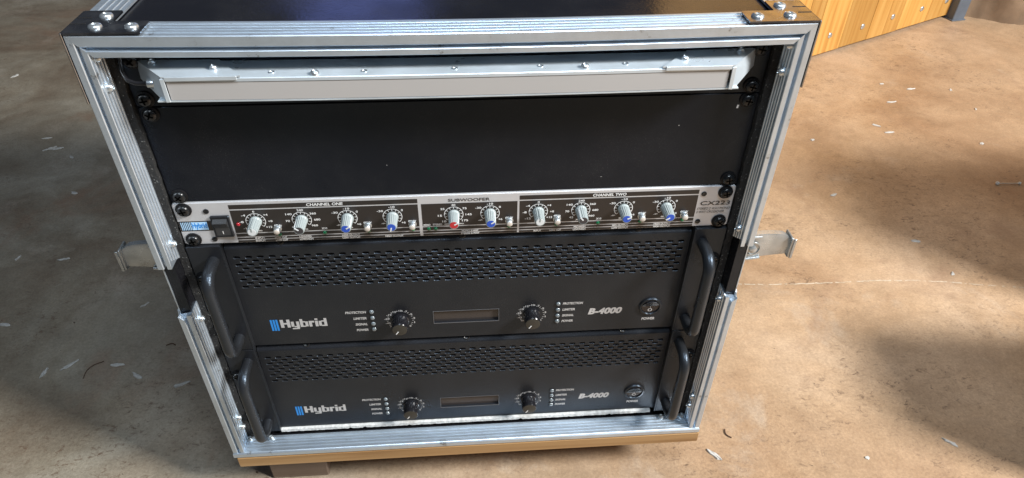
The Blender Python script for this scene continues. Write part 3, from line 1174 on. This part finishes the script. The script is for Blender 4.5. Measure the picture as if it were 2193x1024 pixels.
# push buttons, LEDs
bm = new_bm()
lathe(bm, [(3.5, -0.2), (3.5, -1.2), (2.9, -1.4), (2.9, -5.6), (2.6, -6.0)], 20)
bt = cpart('push_button', bm, CHROME, at=(-159.4, 0, 281.8), smooth=40)
bm = new_bm()
lathe(bm, [(2.45, -5.7), (2.45, -6.3), (2.2, -6.5)], 20)
obj('button_cap', bm, BUTTON, bt, smooth=40)
for x in (-82.3, -43.5, 41.5, 84.0, 160.2, 198.8):
    inst(bt, cx, (x, 0, 281.6 + CZ))
bm = new_bm()
lathe(bm, [(1.8, 0), (1.8, -0.5), (1.3, -1.1), (0.6, -1.4)], 14)
ld = cpart('indicator_light', bm, LEDGREEN, at=(-159.0, -0.2, 275.0), smooth=60)
for x in (-120.1, -82.2, -43.6, -29.6, -23.4, 41.2, 83.7, 121.4, 159.6, 198.3):
    inst(ld, cx, (x, -0.2, 275.2 + CZ))
bm = new_bm()
lathe(bm, [(1.8, 0), (1.8, -0.5), (1.3, -1.1), (0.6, -1.4)], 14)
cpart('indicator_light', bm, LEDRED, at=(-191.7, -0.2, 287.4), smooth=60, label='small red indicator light beside the power switch')
# power rocker
bm = new_bm()
box(bm, -213.0, -197.2, -2.2, 0.5, 275.2, 297.3, 0.5)
sw = cpart('rocker_switch', bm, PLASTIC)
bm = new_bm()
extrude_profile(bm, [(-2.0, 295.0), (-6.0, 292.6), (-2.6, 285.8), (-2.3, 277.4), (-2.0, 277.2)], 'x', -211.0, -199.2)
obj('rocker', bm, ROCKM, sw)
bm = new_bm()
quad(bm, -205.4, -204.8, 279.4, 282.6, -2.75)
flat_obj('rocker_mark', bm, PWHITE, sw)
# small panel screws
bm = new_bm()
lathe(bm, [(2.4, 0), (2.4, -0.6), (1.9, -1.0), (0.9, -0.7)], 16)
qs = cpart('screw', bm, SCREW, at=(-214.9, 0, 302.1), smooth=40)
for x, z in ((-215, 272.2), (213.5, 303.1), (213.2, 272.8)):
    inst(qs, cx, (x, 0, z + CZ))

# ------------------------------------------------------------------ power amplifiers


def hole_strip(bm, xs, x0, x1, z0, z1, y, hw, hh, depth):
    """one row of the perforated face: cells of equal pitch, each with an obround hole"""
    pitch = xs[1] - xs[0]
    zc = (z0 + z1) / 2
    ph = (z1 - z0) / 2
    NN = 16
    for cxx in xs:
        outer, inner, mid, back = [], [], [], []
        for k in range(NN):
            a = 2 * math.pi * k / NN
            c_, s_ = math.cos(a), math.sin(a)
            m_ = max(abs(c_), abs(s_))
            outer.append(bm.verts.new((cxx + pitch / 2 * c_ / m_, y, zc + ph * s_ / m_)))
            ex = (hw - hh) * (1 if c_ > 0.01 else -1 if c_ < -0.01 else 0)
            px, pz = cxx + ex + hh * c_, zc + hh * s_
            inner.append(bm.verts.new((px, y, pz)))
            mid.append(bm.verts.new((px - 0.28 * c_, y + 0.4, pz - 0.34 * s_)))
            back.append(bm.verts.new((px - 0.28 * c_, y + depth, pz - 0.34 * s_)))
        for k in range(NN):
            j = (k + 1) % NN
            bm.faces.new((outer[k], outer[j], inner[j], inner[k]))
            bm.faces.new((inner[k], inner[j], mid[j], mid[k]))
            bm.faces.new((mid[k], mid[j], back[j], back[k]))
    a, b_ = xs[0] - pitch / 2, xs[-1] + pitch / 2
    quad(bm, x0, a, z0, z1, y)
    quad(bm, b_, x1, z0, z1, y)


def glyph_logo(bm, x0, z0, H, W, y):
    """heavy condensed 'Hybrid' built from bars and corner-cut shapes; z0 is the baseline"""
    k = 2.3
    xh = 7.6
    cut = 0.7

    def bar(a, b_, c, d):
        quad(bm, x0 + a * sx, x0 + b_ * sx, z0 + c * sz, z0 + d * sz, y)
    sx = W / 36.6
    sz = H / 10.6
    t = 0.0
    # H
    bar(0, k + .3, 0, 10.6)
    bar(k + .3, 5.1, 4.2, 6.3)
    bar(5.1, 7.6, 0, 10.6)
    # y
    o = 8.3
    bar(o, o + k, 0.9, 7.6)
    bar(o + k, o + 4.1, 0, 1.6)
    bar(o + 4.1, o + 6.4, -0.9, 7.6)
    bar(o + 0.4, o + 6.0, -2.6, -0.9)
    # b
    o = 15.4
    bar(o, o + k, 0, 10.6)
    bar(o + k, o + 4.1, 6.0, 7.6)
    bar(o + k, o + 4.1, 0, 1.6)
    bar(o + 4.1, o + 6.3, 0.5, 7.1)
    # r
    o = 22.4
    bar(o, o + k, 0, 7.6)
    bar(o + k, o + 4.3, 5.4, 7.6)
    # i
    o = 27.3
    bar(o, o + k, 0, 7.6)
    bar(o, o + k, 8.7, 10.6)
    # d
    o = 30.2
    bar(o, o + 2.2, 0.5, 7.1)
    bar(o + 2.2, o + 4.2, 6.0, 7.6)
    bar(o + 2.2, o + 4.2, 0, 1.6)
    bar(o + 4.2, o + 6.4, 0, 10.6)


def make_amp():
    a = thing('power_amplifier', 'upper of the two black power amplifiers, directly below the silver crossover', 'amplifier', (0, 0, 133.35), 'black power amplifiers stacked in the rack')
    XW, FY = 211.0, 2.0
    # folded face: perforated band, plain band, bevel on top
    bm = new_bm()
    pz = 4.475
    z = 115.1
    rows = []
    for r in range(9):
        n = 40 if r % 2 == 0 else 39
        st = -202.6 + (0 if r % 2 == 0 else 405.2 / 39 / 2)
        xs = [st + 405.2 / 39 * i for i in range(n)]
        zc = z - pz * r
        hole_strip(bm, xs, -XW, XW, zc - pz / 2, zc + pz / 2, FY, 3.35, 1.6, 1.2)
    zt, zb = z + pz / 2, z - 8.5 * pz
    quad(bm, -XW, XW, zt, 125.0, FY)
    # display opening at x -32..32, z 21.2..36.8
    quad(bm, -XW, -32, 0.9, zb, FY)
    quad(bm, 32, XW, 0.9, zb, FY)
    quad(bm, -32, 32, 36.8, zb, FY)
    quad(bm, -32, 32, 0.9, 21.2, FY)
    # top bevel and underside lip
    for (za, ya), (zb_, yb) in (((125.0, FY), (126.2, FY + 0.7)), ((126.2, FY + 0.7), (132.8, FY + 7.0)), ((132.8, FY + 7.0), (132.8, FY + 20)), ((0.9, FY), (0.4, FY + 0.6)), ((0.4, FY + 0.6), (0.4, FY + 12))):
        vs = [bm.verts.new(v) for v in ((-XW, ya, za), (XW, ya, za), (XW, yb, zb_), (-XW, yb, zb_))]
        bm.faces.new(vs)
    for xa, xb, za, zb_ in ((-32, -32, 21.2, 36.8), (32, 32, 21.2, 36.8), (-32, 32, 21.2, 21.2), (-32, 32, 36.8, 36.8)):
        if xa == xb:
            vs = [(xa, FY, za), (xa, FY, zb_), (xa, FY + 4, zb_), (xa, FY + 4, za)]
        else:
            vs = [(xa, FY, za), (xb, FY, za), (xb, FY + 4, za), (xa, FY + 4, za)]
        bm.faces.new([bm.verts.new(v) for v in vs])
    bmesh.ops.remove_doubles(bm, verts=bm.verts, dist=0.001)
    obj('face_panel', bm, POWDER, a)
    # chassis box behind the holes, with fins that glint
    bm = new_bm()
    box(bm, -205, 205, FY + 9, 380, 2, 124)
    obj('chassis', bm, CHASSIS, a)
    bm = new_bm()
    for i in range(9):
        zc = 115.1 - pz * i - 1.9
        box(bm, -204, 204, FY + 3.0, FY + 5.2, zc - 0.35, zc + 0.35)
    obj('grille_filter', bm, FILTER, a)
    # display
    bm = new_bm()
    box(bm, -31.9, 31.9, FY + 2.6, FY + 3.9, 21.3, 36.7)
    dp = obj('display', bm, SCREEN, a)
    bm = new_bm()
    box(bm, -32.6, 32.6, FY - 0.35, FY + 0.4, 20.5, 21.15, 0.1)
    box(bm, -32.6, -32.05, FY - 0.35, FY + 0.4, 21.2, 37.1, 0.1)
    box(bm, 32.05, 32.6, FY - 0.35, FY + 0.4, 21.2, 37.1, 0.1)
    box(bm, -32.6, 32.6, FY - 0.35, FY + 0.4, 37.15, 37.5, 0.1)
    obj('display_frame', bm, FRAMEM, dp)
    # ears
    for s in (-1, 1):
        bm = new_bm()
        pts = rrect(min(s * 212.0, s * 241.3), max(s * 212.0, s * 241.3), 0.3, 132.9, 1.2)
        plate(bm, pts, -3.0, 3.3, 0.6)
        e = obj('rack_ear', bm, POWDER, a, smooth=30)
        # inner return flange, leaning
        bm = new_bm()
        f = [(s * 211.9, -3.0, 132), (s * 211.9, 6, 132), (s * 210.6, 1.9, 0.6), (s * 210.6, -3.2, 0.6)]
        vs = [bm.verts.new(v) for v in f] + [bm.verts.new((v[0] + s * 1.2, v[1], v[2])) for v in f]
        for q_ in ((0, 1, 2, 3), (7, 6, 5, 4), (0, 4, 5, 1), (1, 5, 6, 2), (2, 6, 7, 3), (3, 7, 4, 0)):
            bm.faces.new([vs[i] for i in q_])
        obj('ear_return', bm, HANDLE, e)
    # handles
    hz0, hz1, hx, hy, hr, br_ = 18.5, 116.5, 221.0, -31.0, 5.3, 15.0
    for s in (-1, 1):
        pts = [(s * hx, -2, hz1)]
        pts.append((s * hx, -8, hz1))
        for i in range(9):
            t = math.pi / 2 * i / 8
            pts.append((s * hx, hy + br_ - br_ * math.sin(t), hz1 - br_ + br_ * math.cos(t)))
        for i in range(9):
            t = math.pi / 2 * i / 8
            pts.append((s * hx, hy + br_ - br_ * math.cos(t), hz0 + br_ - br_ * math.sin(t)))
        pts.append((s * hx, -8, hz0))
        pts.append((s * hx, -2, hz0))
        bm = new_bm()
        tube(bm, pts, hr, 18)
        obj('handle', bm, HANDLE, a, smooth=50)
    for x in (-234.5, 234.5):
        for zz in (97.0, 33.0):
            rack_screw(a, x, zz, -3.0)
    # printed things
    PY = FY - 0.15
    bm = new_bm()
    for i in range(3):
        quad(bm, -189.9 + i * 2.65, -188.0 + i * 2.65, 20.4, 35.4, PY)
    flat_obj('logo_bars', bm, PBLUE, a)
    bm = new_bm()
    glyph_logo(bm, -180.6, 24.2, 10.8, 44.6, PY)
    flat_obj('logo_lettering', bm, PSILV, a)
    bm = new_bm()
    text(bm, 'B-4000', 139.6, 28.2, 8.8, PY, w=33.4, shear=0.22, bold=0.055)
    flat_obj('lettering', bm, PSILV, a)
    for side, xx, al in ((-1, -97.0, 'r'), (1, 96.0, 'l')):
        for s_, zz, w_ in (('PROTECTION', 40.6, 19.8), ('LIMITER', 32.3, 12.8), ('SIGNAL', 24.2, 11.8), ('POWER', 16.3, 11.6)):
            bm = new_bm()
            text(bm, s_, xx + side * 0, zz, 3.2, PY, w=w_, align=al, shear=0.15, bold=0.035)
            flat_obj('lettering', bm, PSILV, a)
    bm = new_bm()
    text(bm, 'POWER', 185, 14.4, 3.6, PY, w=13.6, shear=0.1, bold=0.035)
    flat_obj('lettering', bm, PSILV, a)
    # indicator lights
    first = None
    for x in (-91.6, 91.2):
        for zz in (40.7, 32.5, 24.4, 16.6):
            if first is None:
                bm = new_bm()
                lathe(bm, [(2.4, 0.2), (2.4, -0.5), (2.1, -1.1), (1.4, -1.7), (0.5, -1.9)], 18)
                first = obj('indicator_light', bm, LEDCLEAR, a, (x, FY, zz), smooth=60)
                bm = new_bm()
                lathe(bm, [(3.3, 0.1), (3.3, -0.3), (2.75, -0.3)], 18, cap=False)
                obj('bezel', bm, PLASTIC, first, smooth=40)
            else:
                inst(first, a, (x, FY, zz))
    # level knobs with scales
    for x, pa in ((-64.8, 215), (65.2, 216)):
        zc = 27.8
        bm = new_bm()
        for i, s_ in enumerate(('∞', '-43', '-29', '-19', '-12', '-10', '-7', '-5', '-3', '-1', '0')):
            d = -135 + 27 * i
            t = math.radians(90 - d)
            text(bm, s_, x + 13.0 * math.cos(t), zc + 12.6 * math.sin(t), 2.3, PY, w=1.7 * len(s_) if s_ != '∞' else 2.6, bold=0.03)
            if i < 10:
                t = math.radians(90 - d - 13.5)
                c_, sn = math.cos(t), math.sin(t)
                bm.faces.new([bm.verts.new((x + r * c_ - u * sn, PY, zc + r * sn + u * c_)) for r, u in ((11.6, -.25), (13.2, -.25), (13.2, .25), (11.6, .25))])
        flat_obj('dial_scale', bm, PSILV, a)
        bm = new_bm()
        lathe(bm, [(8.6, 0), (8.6, -1.6), (7.9, -2.2), (7.75, -3.2), (7.75, -9.8), (7.9, -10.2), (7.9, -13.2), (7.3, -14.0)], 48, flute=(0.05, -9.9, -3.0))
        kn = obj('knob', bm, GLOSSKNOB, a, (x, FY, zc), rot=(0, math.radians(pa), 0), smooth=30)
        bm = new_bm()
        lathe(bm, [(7.1, -13.6), (7.1, -14.1), (6.8, -14.2)], 32)
        obj('knob_cap', bm, KNOBTOP, kn, smooth=30)
        bm = new_bm()
        box(bm, -0.45, 0.45, -14.45, -14.0, 2.6, 6.6)
        obj('pointer', bm, PWHITE, kn)
    # round rocker switch
    bm = new_bm()
    lathe(bm, [(11.6, 0.2), (11.6, -0.9), (10.9, -1.9), (9.4, -2.2), (9.0, -1.6), (8.9, 0.3)], 36, cap=False)
    sb = obj('power_switch', bm, PLASTIC, a, (184.7, FY, 32.2), smooth=40)
    bm = new_bm()
    rows_ = []
    R_ = 8.7
    nseg = 12
    for i in range(nseg + 1):
        zz = -R_ + 2 * R_ * i / nseg
        hw = math.sqrt(max(0.0, R_ * R_ - zz * zz)) + 0.05
        dy = -1.2 - (0.28 * zz if zz > 0 else 0.04 * zz) if zz < 0 else -1.2 - 0.34 * zz
        rows_.append([bm.verts.new((-hw, 1, zz)), bm.verts.new((-hw, dy, zz)), bm.verts.new((hw, dy, zz)), bm.verts.new((hw, 1, zz))])
    for p_, q_ in zip(rows_, rows_[1:]):
        for k in range(3):
            bm.faces.new((p_[k], p_[k + 1], q_[k + 1], q_[k]))
    bm.faces.new(rows_[0])
    bm.faces.new(rows_[-1])
    rk = obj('rocker', bm, GLOSSKNOB, sb, smooth=20)
    bm = new_bm()
    for i in range(20):
        p_, q_ = 2 * math.pi * i / 20, 2 * math.pi * (i + 1) / 20
        bm.faces.new([bm.verts.new((0.0 + r * math.cos(t), -1.3, -4.3 + 0.9 * r * math.sin(t))) for r, t in ((1.5, p_), (2.2, p_), (2.2, q_), (1.5, q_))])
    quad(bm, -0.25, 0.25, -0.9, 0.3, -1.45)
    flat_obj('rocker_mark', bm, PSILV, sb)
    # screws on the bevel
    fs = None
    for x in (-161.8, -0.4, 161):
        if fs is None:
            bm = new_bm()
            lathe(bm, [(3.3, 0.2), (3.3, -0.5), (2.6, -1.1), (1.2, -0.5)], 16)
            fs = obj('bevel_screw', bm, SCREW, a, (x, FY + 3.6, 129.4), rot=(math.radians(-44), 0, 0), smooth=40)
        else:
            inst(fs, a, (x, FY + 3.6, 129.4), rot=(math.radians(-44), 0, 0))
    return a


FRAMEM = mat('display_frame_grey', (0.09, 0.09, 0.095), 0.3)
FILTER = mat('grille_filter', (0.10, 0.10, 0.10), 0.6, 0.3, colvar=(60, 0.5))
amp1 = make_amp()
# lower amplifier: copy with every part
amp2 = amp1.copy()
C.objects.link(amp2)
for ch in list(amp1.children):
    inst_child(ch, amp2)
amp2.location.z = 0.0
amp2['label'] = 'lower of the two black power amplifiers, resting on the bottom rail'

# pale foam strip packed under the lower amplifier
bm = new_bm()
rows = []
for i in range(160):
    x = -211 + 418 * i / 159
    zb = -5.2 + rnd.uniform(-0.25, 0.45) + (1.6 * rnd.random() if rnd.random() < 0.05 else 0)
    zt = -0.3 + rnd.uniform(-0.2, 0.2)
    rows.append([bm.verts.new(v) for v in ((x, 3, zt), (x, -0.6, zt - .3), (x, -0.9, zb + 1), (x, 1.2, zb), (x, 3, zb))])
for a_, b_ in zip(rows, rows[1:]):
    for k in range(4):
        bm.faces.new((a_[k], a_[k + 1], b_[k + 1], b_[k]))
part('packing_strip', bm, STRIP, smooth=50)

# ------------------------------------------------------------------ chips and scraps on the floor
FL = [  # x, y, length, width, angle, label
    (-1063.7, 1139.3, 22, 9, 60, 'white chip alone on the brown floor at far upper left'),
    (-860.9, 835.7, 22, 7, 5, 'white chip above a pair of slanted chips at left'),
    (-836.5, 793.6, 26, 8, 38, 'left one of the slanted pair of white chips'),
    (-821.5, 792.8, 28, 8, 20, 'right one of the slanted pair of white chips'),
    (-779.2, 758.4, 16, 8, -35, 'white chip just below right of the slanted pair'),
    (-722.3, 629.9, 17, 9, -15, 'short white chip left of the case beside the upper rim'),
    (-738.0, 442.7, 16, 6, 75, 'upright narrow white chip at the left picture edge'),
    (-661.6, 435.8, 19, 6, 8, 'flat white chip left of the open left latch'),
    (-493.5, 317.4, 15, 4, 42, 'thin white chip close to the gap in the left rim'),
    (-685.3, 287.6, 20, 7, -8, 'white chip cut by the left picture edge'),
    (-586.2, 189.3, 21, 7, 80, 'upright white chip, leftmost of the lower row'),
    (-556.7, 200.9, 26, 6, 48, 'steeply slanted white chip second in the lower row'),
    (-492.3, 197.7, 24, 7, 0, 'level white chip in the middle of the lower row'),
    (-457.2, 176.1, 19, 9, -35, 'broad white chip fourth in the lower row'),
    (-392.6, 156.5, 27, 7, 25, 'long white chip nearest the lower left rim'),
    (1079.2, 963.2, 26, 7, 5, 'white chip uppermost on the tan floor below the post'),
    (1000.2, 900.8, 26, 7, 5, 'white chip second from top on the tan floor at right'),
    (1022.2, 993.4, 11, 8, 0, 'tiny pale chip just below the pine panel'),
    (743.5, 743.8, 9, 9, 0, 'tiny round white chip beside the right rim'),
    (911.0, 796.6, 20, 8, -35, 'white chip tilted above the shadow at right'),
    (921.8, 765.6, 26, 8, 2, 'bright white chip lying at the edge of the shadow'),
    (1173.2, 953.6, 12, 9, 70, 'small pale chip near the upper right edge'),
    (1177.2, 857.7, 12, 6, 70, 'small tan chip at the right above the shadow'),
    (1098.6, 709.3, 13, 9, 20, 'small pale chip just above the dark shadow at right'),
    (699.9, 543.0, 16, 8, 20, 'pale smudged chip below the shadow tip'),
    (782.5, 398.5, 19, 8, -15, 'white chip between the two shadows at right'),
    (799.3, 311.7, 10, 8, 50, 'tiny white chip above the pale scratch line'),
    (302.8, 0.0, 22, 8, -50, 'feathery white chip right of the case bottom corner'),
    (610.8, -1.6, 20, 6, -45, 'slanted white chip at the lower right'),
    (493.2, -16.5, 6, 6, 0, 'tiny cream crumb at the bottom right'),
]
for x, y, l_, w_, a_, lab in FL:
    bm = new_bm()
    n = 12
    pts = []
    for i in range(n):
        t = 2 * math.pi * i / n
        rr = rnd.uniform(0.62, 1.15)
        pts.append((l_ / 2 * math.cos(t) * rr, w_ / 2 * math.sin(t) * rr * 0.85))
    curl = rnd.uniform(0.0, 0.5)
    bot_ = [bm.verts.new((p[0], p[1], 0.012 * p[0] ** 2 * curl)) for p in pts]
    top_ = [bm.verts.new((p[0] * 0.9, p[1] * 0.8, 0.4 + 1.6 * rnd.random() + 0.012 * p[0] ** 2 * curl)) for p in pts]
    cen = bm.verts.new((0, 0, 1.3))
    for i in range(n):
        j = (i + 1) % n
        bm.faces.new((bot_[i], bot_[j], top_[j], top_[i]))
        bm.faces.new((top_[i], top_[j], cen))
    bm.faces.new(bot_)
    o = obj('wood_chip', bm, FLAKE, None, (x, y, FZ + 0.3), rot=(0, 0, math.radians(a_)))
    tag(o, lab, 'wood chip', 'white chips scattered on the floor')

# little white-ended stick in the shadow
st = thing('dowel_pin', 'thin pale stick with white ends lying in the dark shadow at right', 'stick', (1060, 560, FZ + 2.5))
bm = new_bm()
tube(bm, [(-22, 0, 0), (18, -2, 0)], 1.0, 8)
obj('stem', bm, LINEM, st)
for x, r in ((-24, 4), (20, 3.2)):
    bm = new_bm()
    bmesh.ops.create_icosphere(bm, subdivisions=2, radius=r)
    obj('tip', bm, FLAKE, st, (x, 0 if x < 0 else -2, 0.5), smooth=60)
# dark fibres
for x, y, a_, l_, lab in ((330, 30, 110, 14, 'dark curled fibre on the tan floor below the case corner'), (-428, 230, 0, 13, 'dark splinter on the floor beside the lower left rim'), (-520, 190, 60, 34, 'thin rusty curl of fibre among the white chips at lower left')):
    bm = new_bm()
    tube(bm, [(l_ * (t - .5), l_ * 0.25 * math.sin(t * 3.1), 0) for t in [i / 8 for i in range(9)]], 0.5 if l_ > 20 else 0.8, 6)
    o = obj('fibre', bm, TWIG, None, (x, y, FZ + 1.2), rot=(0, 0, math.radians(a_)))
    tag(o, lab, 'debris')

# two unseen lid-shaped boxes added past the right edge to cast the wedge shadows


def occluder(pos, w_, d_, h_, rz, lab):
    """pos is the back left corner"""
    t = thing('shadow_occluder', lab, 'case lid', pos, 'unseen boxes added beyond the right edge to cast shadows', rz)
    bm = new_bm()
    box(bm, 4, w_ - 4, -d_, -2, 4, h_ - 4, 2)
    obj('panel', bm, LAMINATE, t)
    for z0, z1 in ((0, 22), (h_ - 22, h_)):
        bm = new_bm()
        box(bm, 0, w_, -d_ - 2, 0, z0, z1, 1.5)
        obj('edging', bm, ALX, t)
    for x0, x1 in ((0, 22), (w_ - 22, w_)):
        bm = new_bm()
        box(bm, x0, x1, -d_ - 2, 0, 22.1, h_ - 22.1, 1.5)
        obj('edging', bm, ALZ, t)


P = Vector((2620, -1180, 2400))
for tip, hh, wid, lab in (((696, 727), 460, 230, 'tall black box added unseen beyond the right picture edge to cast a shadow'), ((565, 216), 250, 170, 'low black box added unseen beyond the bottom right corner to cast a shadow')):
    T = Vector((tip[0], tip[1], FZ))
    c = T + (P - T) * (hh / (P.z - FZ))
    occluder((c.x, c.y, FZ), 560, wid, hh, math.radians(-8), lab)
